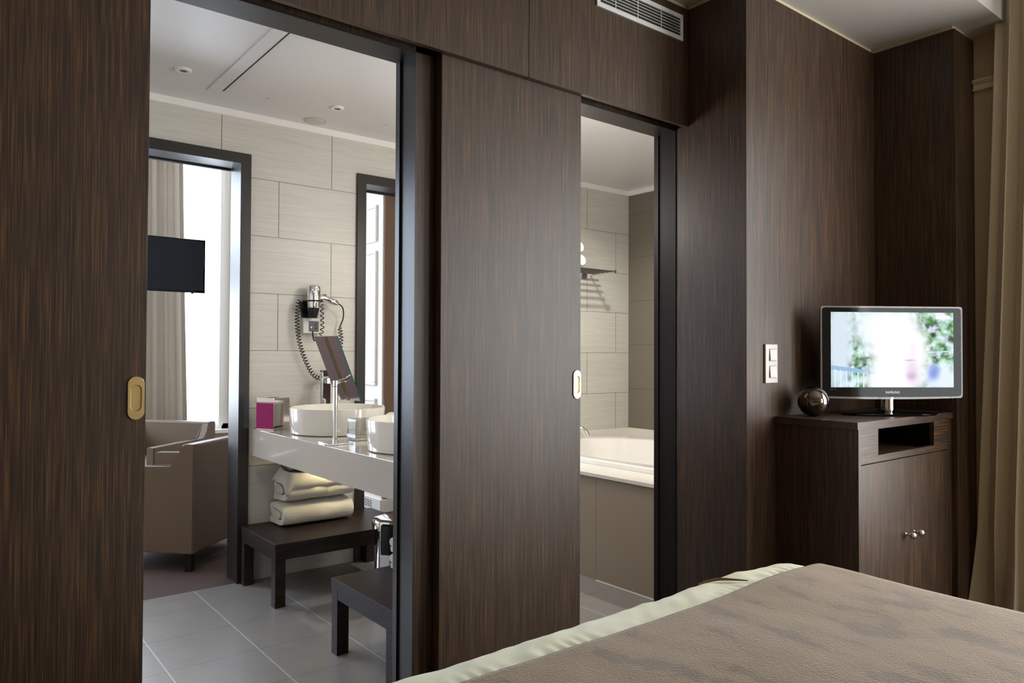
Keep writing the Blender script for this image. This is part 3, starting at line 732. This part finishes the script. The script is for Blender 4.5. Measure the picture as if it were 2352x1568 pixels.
# glass cube
gc = thing('glass_tumbler', 'clear glass block tumbler with etched letters between the two basins', 'tumbler', (1.556, 3.06, .8075))
b = B(); s0, s1 = .036, .043; z0, z1 = .8085, .905
def sq(h, z, cx=1.556, cy=3.058): return [(cx - h, cy - h, z), (cx + h, cy - h, z), (cx + h, cy + h, z), (cx - h, cy + h, z)]
b.loft([sq(.042, z0), sq(.044, z0 + .012), sq(.041, z1), sq(.035, z1), sq(.036, z0 + .022)], True, True); b.done('block', m_glass, gc, bevel=.0015)
text('lettering', 'VRA', .026, flat('etched_white', rgb(190, 180, 168), .6), gc, Matrix.Translation(Vector((1.549, 3.0135, .843)) - gc.location) @ RX, .0002)
# tilted mirror on a stand
ms = thing('vanity_mirror', 'small tilted mirror on a slim chrome stand, standing on the counter', 'mirror', (1.404, 2.985, .8075))
b = B(); base = [(1.352, 3.050), (1.338, 2.925), (1.462, 2.935), (1.476, 3.062)]
b.loft([[(x, y, .8078) for x, y in base], [(x, y, .8150) for x, y in base]], True, True); b.done('base', m_chrome, ms, bevel=.001)
B().lathe([(0, .815), (.0098, .815), (.0098, 1.055), (0, 1.055)], (1.402, 2.990, 0), 20).done('pole', m_chrome, ms, smooth=True)
B().lathe([(0, 1.058), (.0106, 1.058), (.0106, 1.082), (0, 1.084)], (1.402, 2.990, 0), 20).done('pivot', m_chrome, ms, smooth=True)
def unproj(px, py, d):   # point seen at a pixel, at a depth: used once to size the tilted plate from its outline
    return camo.matrix_world.translation + (fw + rt * ((px - 1176) / F) - up2 * ((py - 784) / F)) * d
TLc = unproj(721, 773, 3.35); wv = unproj(773.5, 771.5, 3.23) - TLc
h0 = unproj(775, 917, 3.35) - TLc; g0 = unproj(775, 917, 3.36) - unproj(775, 917, 3.35)
hv = h0 - g0 * (h0.dot(wv) / g0.dot(wv)); nv = wv.cross(hv).normalized()
def slab(b, o, u, v, n, t):
    q = [o, o + u, o + u + v, o + v]; b.loft([[p for p in q], [p + n * t for p in q]], True, True); return b
slab(B(), TLc, wv, hv, nv, .004).done('mirror_plate', m_bronze, ms)
slab(B(), TLc + wv * .995 - nv * .0005, wv * .012, hv, nv, .005).done('glass_edge', m_green, ms)
for s_, mm in ((.44, m_steel), (.50, m_gold)):
    for sg in (-1, 1):
        pass
    slab(B(), TLc + wv * s_ - nv * .0024, wv * .045, hv, nv, .002).done('strip', mm, ms)
    slab(B(), TLc + wv * s_ + nv * .0044, wv * .045, hv, nv, .002).done('strip', mm, ms)
arm_end = TLc + wv * .72 + hv * .70
b = B(); b.tube([(1.402, 2.990, 1.070), (1.402 + .012, 2.982, 1.078), arm_end + Vector((0, 0, .012)), arm_end], .008, 12); b.done('arm', m_chrome, ms, smooth=True)
# rolled towel behind the nearer basin
b = B(); b.lathe([(0, -.14), (.035, -.14), (.05, -.13), (.052, 0), (.05, .13), (.035, .14), (0, .14)], (1.812, 3.10, .8605), 32, 'y')
tag(b.done('hand_towel', m_terry, smooth=True), 'rolled white hand towel on the counter behind the nearer basin', 'towel')

# hair dryer on its wall bracket
YD = 3.835
hd = thing('hair_dryer', 'chrome and black hair dryer with coiled black cord hanging on the tiled wall', 'hair dryer', (1.672, YD, 1.33))
B().lathe([(0, 1.578), (.020, 1.578), (.030, 1.574), (.036, 1.566), (.0375, 1.50), (.037, 1.49), (.034, 1.452), (.033, 1.450), (0, 1.450)], (1.666, YD, 0), 40).done('barrel', m_chrome, hd, smooth=True)
B().lathe([(0, 1.451), (.033, 1.451), (.030, 1.436), (.024, 1.408), (.014, 1.396), (0, 1.394)], (1.664, YD, 0), 32).done('nozzle', m_blackpl, hd, smooth=True)
b = B(); b.tube([(1.695, YD, 1.508), (1.72, YD, 1.506), (1.76, YD, 1.496), (1.80, YD, 1.484), (1.806, YD, 1.482)], .02, 16, [.018, .0205, .0195, .016, .012]); b.done('grip', m_chrome, hd, smooth=True)
B().box(1.715, 1.738, YD - .008, YD + .008, 1.519, 1.529, bev=.003).done('button', m_blackpl, hd)
def coil(path, r, turns, tr=.0028):
    path = [Vector(p) for p in path]; L = [0]
    for a, c in zip(path, path[1:]): L.append(L[-1] + (c - a).length)
    pts = []; n = int(turns * 12)
    for i in range(n + 1):
        d = L[-1] * i / n; k = max(j for j in range(len(L)) if L[j] <= d + 1e-9); k = min(k, len(path) - 2)
        u = (d - L[k]) / (L[k + 1] - L[k]); p = path[k].lerp(path[k + 1], u)
        t = (path[min(k + 2, len(path) - 1)] - path[max(k - 1, 0)]).normalized() if False else (path[k + 1] - path[k]).normalized()
        nn = Vector((0, 1, 0)); bb = t.cross(nn).normalized(); a = 2 * math.pi * turns * i / n
        pts.append(p + bb * math.cos(a) * r + nn * math.sin(a) * r)
    return pts
def smoothpath(P, it=3):
    P = [Vector(p) for p in P]
    for _ in range(it):
        Q = [P[0]]
        for a, c in zip(P, P[1:]): Q += [a.lerp(c, .25), a.lerp(c, .75)]
        Q.append(P[-1]); P = Q
    return P
YK = 3.872
b = B()
b.tube(smoothpath([(1.806, YD, 1.482), (1.825, YD, 1.475), (1.850, 3.85, 1.455), (1.856, 3.86, 1.40), (1.838, YK, 1.352), (1.840, YK, 1.34)]), .0036, 8)
b.done('cord', m_blackpl, hd, smooth=True)
c1 = smoothpath([(1.840, YK, 1.345), (1.850, YK, 1.28), (1.835, YK, 1.19), (1.80, YK, 1.115), (1.745, YK, 1.060), (1.690, YK, 1.068), (1.640, YK, 1.15), (1.60, YK, 1.26), (1.585, YK, 1.36), (1.588, YK, 1.46), (1.60, YK, 1.49)])
b = B(); b.tube(coil(c1, .0115, 46), .0028, 6); b.done('coiled_cord', m_blackpl, hd, smooth=True)
c2 = smoothpath([(1.728, YK, 1.475), (1.732, YK, 1.40), (1.735, YK, 1.34), (1.722, YK, 1.295)])
b = B(); b.tube(coil(c2, .0095, 7), .0028, 6); b.tube(smoothpath([(1.722, YK, 1.295), (1.70, YK, 1.275), (1.685, YK, 1.27), (1.678, YK, 1.30), (1.676, YK, 1.325)]), .004, 8); b.done('coiled_cord', m_blackpl, hd, smooth=True)
hk = thing('dryer_holder', 'wall bracket with ring and shaver socket under the hair dryer', 'holder', (1.67, YB, 1.31))
B().box(1.622, 1.716, 3.872, YB - .0005, 1.312, 1.396, bev=.003).done('socket_box', m_rock, hk)
B().box(1.655, 1.711, 3.870, 3.873, 1.322, 1.380).done('socket_plate', m_sock, hk)
for q in ((1.668, 1.345), (1.694, 1.362), (1.694, 1.341)): B().lathe([(0, -.002), (.005, -.002), (.005, 0), (0, 0)], (q[0], 3.8702, q[1]), 14, 'y').done('socket_hole', m_blackpl if q[0] > 1.68 else m_nickel, hk)
B().prism([(1.612, 1.486), (1.728, 1.486), (1.712, 1.396), (1.628, 1.396)], 'y', 3.893, YB - .0005).done('back_plate', m_blackpl, hk)
b = B(); n = 40; b.tube([(1.666 + .046 * math.cos(2 * math.pi * i / n), YD + .046 * math.sin(2 * math.pi * i / n), 1.488) for i in range(n + 1)], .0045, 8); b.box(1.625, 1.707, YD + .043, 3.895, 1.483, 1.493); b.done('ring', m_blackpl, hk)

# ================================================================== BENCHES, TOWELS, BIN
def bench(x0, x1, y0, y1, label):
    t = thing('bench', label, 'bench', ((x0 + x1) / 2, (y0 + y1) / 2, 0), 0, 'low dark wooden benches')
    B().box(x0, x1, y0, y1, .262, .30, bev=.001).done('seat', m_bench, t)
    B().box(x0 + .003, x1 - .003, y0 + .003, y0 + .02, .222, .262).box(x0 + .003, x1 - .003, y1 - .02, y1 - .003, .222, .262).box(x0 + .003, x0 + .02, y0 + .02, y1 - .02, .222, .262).box(x1 - .02, x1 - .003, y0 + .02, y1 - .02, .222, .262).done('apron', m_bench, t)
    for x in (x0 + .002, x1 - .052):
        for y in (y0 + .002, y1 - .052): B().box(x, x + .05, y, y + .05, 0, .262).done('leg', m_bench, t)
bench(1.297, 2.05, 3.40, 3.885, 'low dark wooden bench under the counter with folded towels on it')
bench(1.290, 2.05, 2.275, 2.775, 'low dark wooden bench nearer the camera, cut off by the door jamb')
def stroke(path, th):
    """2D polyline thickened into a closed polygon with rounded ends."""
    P = [Vector((p[0], p[1])) for p in path]; Lf, Rt = [], []
    for i, p in enumerate(P):
        t = (P[min(i + 1, len(P) - 1)] - P[max(i - 1, 0)]).normalized(); n = Vector((-t.y, t.x))
        Lf.append(p + n * th / 2); Rt.append(p - n * th / 2)
    return Lf + Rt[::-1]
def towel(x0, x1, path, th, label, group, tilt=0):
    path = [Vector((p[0], p[1], 0)) for p in path]
    path = smoothpath(path, 2); poly = stroke([(p.x, p.y) for p in path], th)
    b = B(); N = 26; loops = []
    for k in range(N + 1):
        x = x0 + (x1 - x0) * k / N; e = min(k, N - k) / N; sc = 1 - .16 * max(0, 1 - e / .05)
        cy = sum(p.x for p in poly) / len(poly); cz_ = sum(p.y for p in poly) / len(poly)
        loops.append([(x + .006 * noise.noise(Vector((p.y * 20, p.x * 20, 3))), cy + (p.x - cy) * (1 - (1 - sc) * .3) + .004 * noise.noise(Vector((x * 18, p.y * 14, p.x * 14))),
                       max(p.y if False else cz_ + (p.y - cz_) * (1 - (1 - sc) * .35) + .003 * noise.noise(Vector((x * 12, p.x * 15, 9))) + tilt * (x - x0), -1)) for p in poly])
    b.loft(loops, True, True)
    o = b.done('folded_towel', m_terry, smooth=True)
    return tag(o, label, 'towel', group)
zb = .300
# lower towel: three layers, rounded fold towards the viewer
towel(1.452, 1.842, [(3.885, zb + .018), (3.74, zb + .018), (3.702, zb + .028), (3.700, zb + .075), (3.735, zb + .100), (3.86, zb + .103), (3.885, zb + .085), (3.865, zb + .068), (3.77, zb + .062), (3.755, zb + .052), (3.80, zb + .048), (3.87, zb + .050)], .030,
      'folded white bath towel at the bottom of the stack on the far bench', 'white towels stacked on the far bench')
zt = zb + .120
towel(1.470, 1.850, [(3.885, zt + .020), (3.75, zt + .022), (3.700, zt + .036), (3.700, zt + .085), (3.745, zt + .118), (3.86, zt + .122), (3.888, zt + .098), (3.86, zt + .078), (3.78, zt + .070), (3.77, zt + .058), (3.83, zt + .054), (3.88, zt + .054)], .032,
      'thick folded white towel lying second in the stack on the far bench', 'white towels stacked on the far bench')
b = B(); G = []
for i in range(29):
    row = []
    for j in range(21):
        x = 1.462 + .35 * i / 28; y = 3.692 + .190 * j / 20; u = (i / 28 - .5) * 2; v_ = (j / 20 - .5) * 2
        z = zt + .128 + .068 * (1 - abs(u + .1) ** 3) * (1 - abs(v_) ** 4) - .045 * max(0, abs(u) - .8) / .2 - .05 * max(0, -v_ - .75) / .25 + .016 * noise.noise(Vector((x * 17, y * 17, 2)))
        row.append((x, y, z))
    G.append(row)
b.loft(G, ring=False); o = b.done('folded_towel', m_terry, smooth=True, solid=.012)
tag(o, 'crumpled white towel on top of the stack, touching under the counter', 'towel', 'white towels stacked on the far bench')
for i in range(2):
    z0 = .300 + i * .068
    towel(1.535, 1.90, [(2.735, z0 + .012), (2.56, z0 + .012), (2.53, z0 + .022), (2.53, z0 + .045), (2.56, z0 + .055), (2.72, z0 + .056), (2.738, z0 + .045), (2.72, z0 + .035), (2.60, z0 + .034)], .021,
          ('lower' if i == 0 else 'upper') + ' folded white towel on the near bench beside the waste bin', 'white towels on the near bench')
wb = thing('waste_bin', 'chrome pedal waste bin with shiny lid between the two benches', 'waste bin', (1.800, 3.17, 0))
wc = (1.800, 3.17, 0)
B().lathe([(0, .004), (.094, .004), (.094, .355), (0, .355)], wc, 56).done('body', m_chrome, wb, smooth=True)
B().lathe([(0, 0), (.098, 0), (.098, .014), (0, .014)], wc, 56).done('foot_ring', m_blackpl, wb, smooth=True)
B().lathe([(0, .356), (.106, .356), (.106, .392), (.103, .399), (.085, .405), (.05, .409), (0, .411)], wc, 56).done('lid', m_chrome, wb, smooth=True)
b = B(); b.loft([[(1.800 + r * math.cos(a), 3.17 + r * math.sin(a), z) for (r, z) in ((.097, .245), (.122, .250), (.126, .300), (.124, .385), (.1065, .392))] for a in [math.radians(-150 + 60 * i / 12 - 0) for i in range(13)]], True, True, ring=True)
b.done('hinge_cover', m_blackpl, wb, smooth=True)

pl = thing('fill_globe', 'unseen glowing globe added as bathroom fill light behind the narrow sliding door', 'fill light', (2.25, 2.66, 1.80))  # globe and stem added out of sight to brighten the bathroom
gm = MT('fill_globe_glow').set(Base_Color=(.9, .88, .84, 1), Emission_Color=(1.0, 0.95, 0.87, 1), Emission_Strength=FILL).m
b = B(); bmesh.ops.create_uvsphere(b.bm, u_segments=32, v_segments=20, radius=.115)
for q in b.bm.verts: q.co += Vector((2.25, 2.66, 1.92))
b.done('globe', gm, pl, smooth=True)
B().lathe([(0, 2.03), (.03, 2.03), (.03, 2.06), (.006, 2.07), (.006, 2.455), (.045, 2.46), (.045, 2.4748), (0, 2.4748)], (2.25, 2.66, 0), 24).done('stem', m_chrome, pl, smooth=True)
sl = thing('fill_strip', 'unseen slim warm fill added on the underside of the vanity counter', 'strip light', (1.62, 3.60, .66))  # housing for the added fill below the slab
B().box(1.37, 1.87, 3.57, 3.63, .6570, .6655).done('housing', m_alu, sl)

# ================================================================== BATHTUB
bt = thing('bathtub', 'white built-in bathtub with taupe front panel in the right opening', 'bathtub', (3.5, 3.05, 0))
B().box(2.805, 2.83, 2.191, 2.786, 0, .550).done('front_panel', m_panel, bt); B().box(2.8055, 2.83, 2.788, YB - .001, 0, .550).done('front_panel', m_panel, bt)
B().box(2.800, 2.806, 2.191, 2.786, 0, .0035).done('seal_strip', m_white, bt)
def sup(cx, cy, a, c, z, p=2.3, n=96):
    L = []
    for i in range(n):
        t = 2 * math.pi * i / n; co, si = math.cos(t), math.sin(t)
        L.append((cx + a * math.copysign(abs(co) ** (2 / p), co), cy + c * math.copysign(abs(si) ** (2 / p), si), z))
    return L
tcx, tcy = 3.575, 3.02
def rect(x0, x1, y0, y1, z, n=96):
    L = []
    for i in range(n):
        t = 2 * math.pi * i / n; co, si = math.cos(t), math.sin(t); s = 1 / max(abs(co), abs(si))
        L.append(((x0 + x1) / 2 + (x1 - x0) / 2 * max(-1, min(1, co * s)), (y0 + y1) / 2 + (y1 - y0) / 2 * max(-1, min(1, si * s)), z))
    return L
dk = [(2.788, 4.286, 2.1905, YB - .001)]
b = B(); b.loft([rect(2.788, 4.286, 2.1905, YB - .001, .550), rect(2.788, 4.286, 2.1905, YB - .001, .569), rect(3.06, 4.10, 2.26, 3.80, .569), rect(3.06, 4.10, 2.26, 3.80, .550)]); b.done('deck', m_deck, bt, bevel=.002)
b = B(); b.loft([sup(tcx, tcy, .565, .80, .5695, 10), sup(tcx, tcy, .567, .802, .594, 10), sup(tcx, tcy, .560, .795, .601, 9), sup(tcx, tcy, .50, .755, .600, 2.6), sup(tcx, tcy, .492, .747, .594, 2.5),
                sup(tcx, tcy, .475, .73, .50, 2.4), sup(tcx, tcy, .44, .69, .30, 2.5), sup(tcx, tcy, .38, .62, .20, 2.6), sup(tcx, tcy, .30, .52, .17, 2.6)], False, True)
b.done('tub', m_acr, bt, smooth=True)
B().box(3.0, 4.286, YB - .016, YB - .001, .569, .636, bev=.003).box(4.272, 4.286, 2.2, YB - .016, .569, .636, bev=.003).done('upstand', m_deck, bt)
tf = thing('bath_faucet', 'curved chrome tub spout at the left of the bathtub', 'faucet', (3.40, 3.845, .6015))
b = B(); b.lathe([(0, .6015), (.025, .6015), (.025, .61), (.02, .612), (.02, .70), (0, .70)], (3.40, 3.84, 0), 24)
b.done('post', m_chrome, tf, smooth=True)
b = B(); b.tube(smoothpath([(3.40, 3.84, .695), (3.43, 3.80, .715), (3.50, 3.70, .708), (3.545, 3.635, .685), (3.553, 3.615, .640)], 3), .018, 14); b.done('spout', m_chrome, tf, smooth=True)
# towel rack on the back wall
rk = thing('towel_rack', 'chrome bar towel rack on the tiled wall above the bathtub', 'towel rack', (3.62, 3.80, 1.78))
for i, y in enumerate((3.68, 3.725, 3.77, 3.815, 3.86)):
    b = B(); b.tube([(3.30, y, 1.800), (3.885 + i * .010, y, 1.800)], .0065, 10); b.done('bar', m_steel, rk, smooth=True)
for x in (3.33, 3.87):
    b = B(); b.tube([(x, 3.665, 1.795), (x, YB - .001, 1.795)], .007, 10); b.done('end_rail', m_chrome, rk, smooth=True)
b = B(); b.lathe([(0, 0), (.012, 0), (.012, .014), (0, .014)], (3.880, 3.68, 1.800), 16, 'x'); b.done('end_cap', m_steel, rk, smooth=True)
for x in (3.80, 3.36):
    B().lathe([(0, -.012), (.024, -.012), (.026, 0), (0, 0)], (x, YB - .001, 1.785), 24, 'y').done('wall_flange', m_steel, rk, smooth=True)
for (x, z, l) in ((3.527, 1.853, 'lower'), (3.507, 1.944, 'upper')):
    b = B(); b.lathe([(0, -.085), (.030, -.085), (.043, -.07), (.046, 0), (.043, .07), (.030, .085), (0, .085)], (x + .035, 3.76, z), 32, 'y')
    tag(b.done('rolled_towel', m_terry, smooth=True), l + ' rolled white towel on the chrome rack above the bathtub', 'towel', 'rolled towels on the rack')

# ================================================================== CEILING FITTINGS
def downlight(x, y, label):
    t = thing('downlight', label, 'ceiling light', (x, y, 2.474), 0, 'recessed bathroom downlights')
    B().lathe([(.016, 2.4760), (.017, 2.4665), (.024, 2.4650), (.034, 2.4668), (.0375, 2.4745), (.0375, 2.4760)], (x, y, 0), 40).done('trim_ring', m_deck, t, smooth=True)
    B().lathe([(0, 2.4690), (.017, 2.4690), (.017, 2.4755), (0, 2.4755)], (x, y, 0), 24).done('lens', m_sock, t)
downlight(.888, 3.49, 'round recessed downlight in the bathroom ceiling, left of the grooved strip')
downlight(1.650, 3.525, 'round recessed downlight in the bathroom ceiling, just beyond the round speaker')
downlight(4.165, 3.505, 'round recessed downlight above the bathtub, partly hidden by the jamb')
sp = thing('ceiling_speaker', 'flat round white speaker grille in the bathroom ceiling near the tiled wall', 'speaker', (1.648, 3.80, 2.474))
B().lathe([(0, 2.4760), (.062, 2.4760), (.061, 2.4715), (.052, 2.4690), (0, 2.4690)], (1.648, 3.80, 0), 48).done('rim', m_plaster, sp, smooth=True)
B().lathe([(0, 2.4690), (.046, 2.4690), (.044, 2.4670), (0, 2.4664)], (1.648, 3.80, 0), 48).done('grille', flat('speaker_mesh', rgb(200, 192, 182), .8), sp, smooth=True)
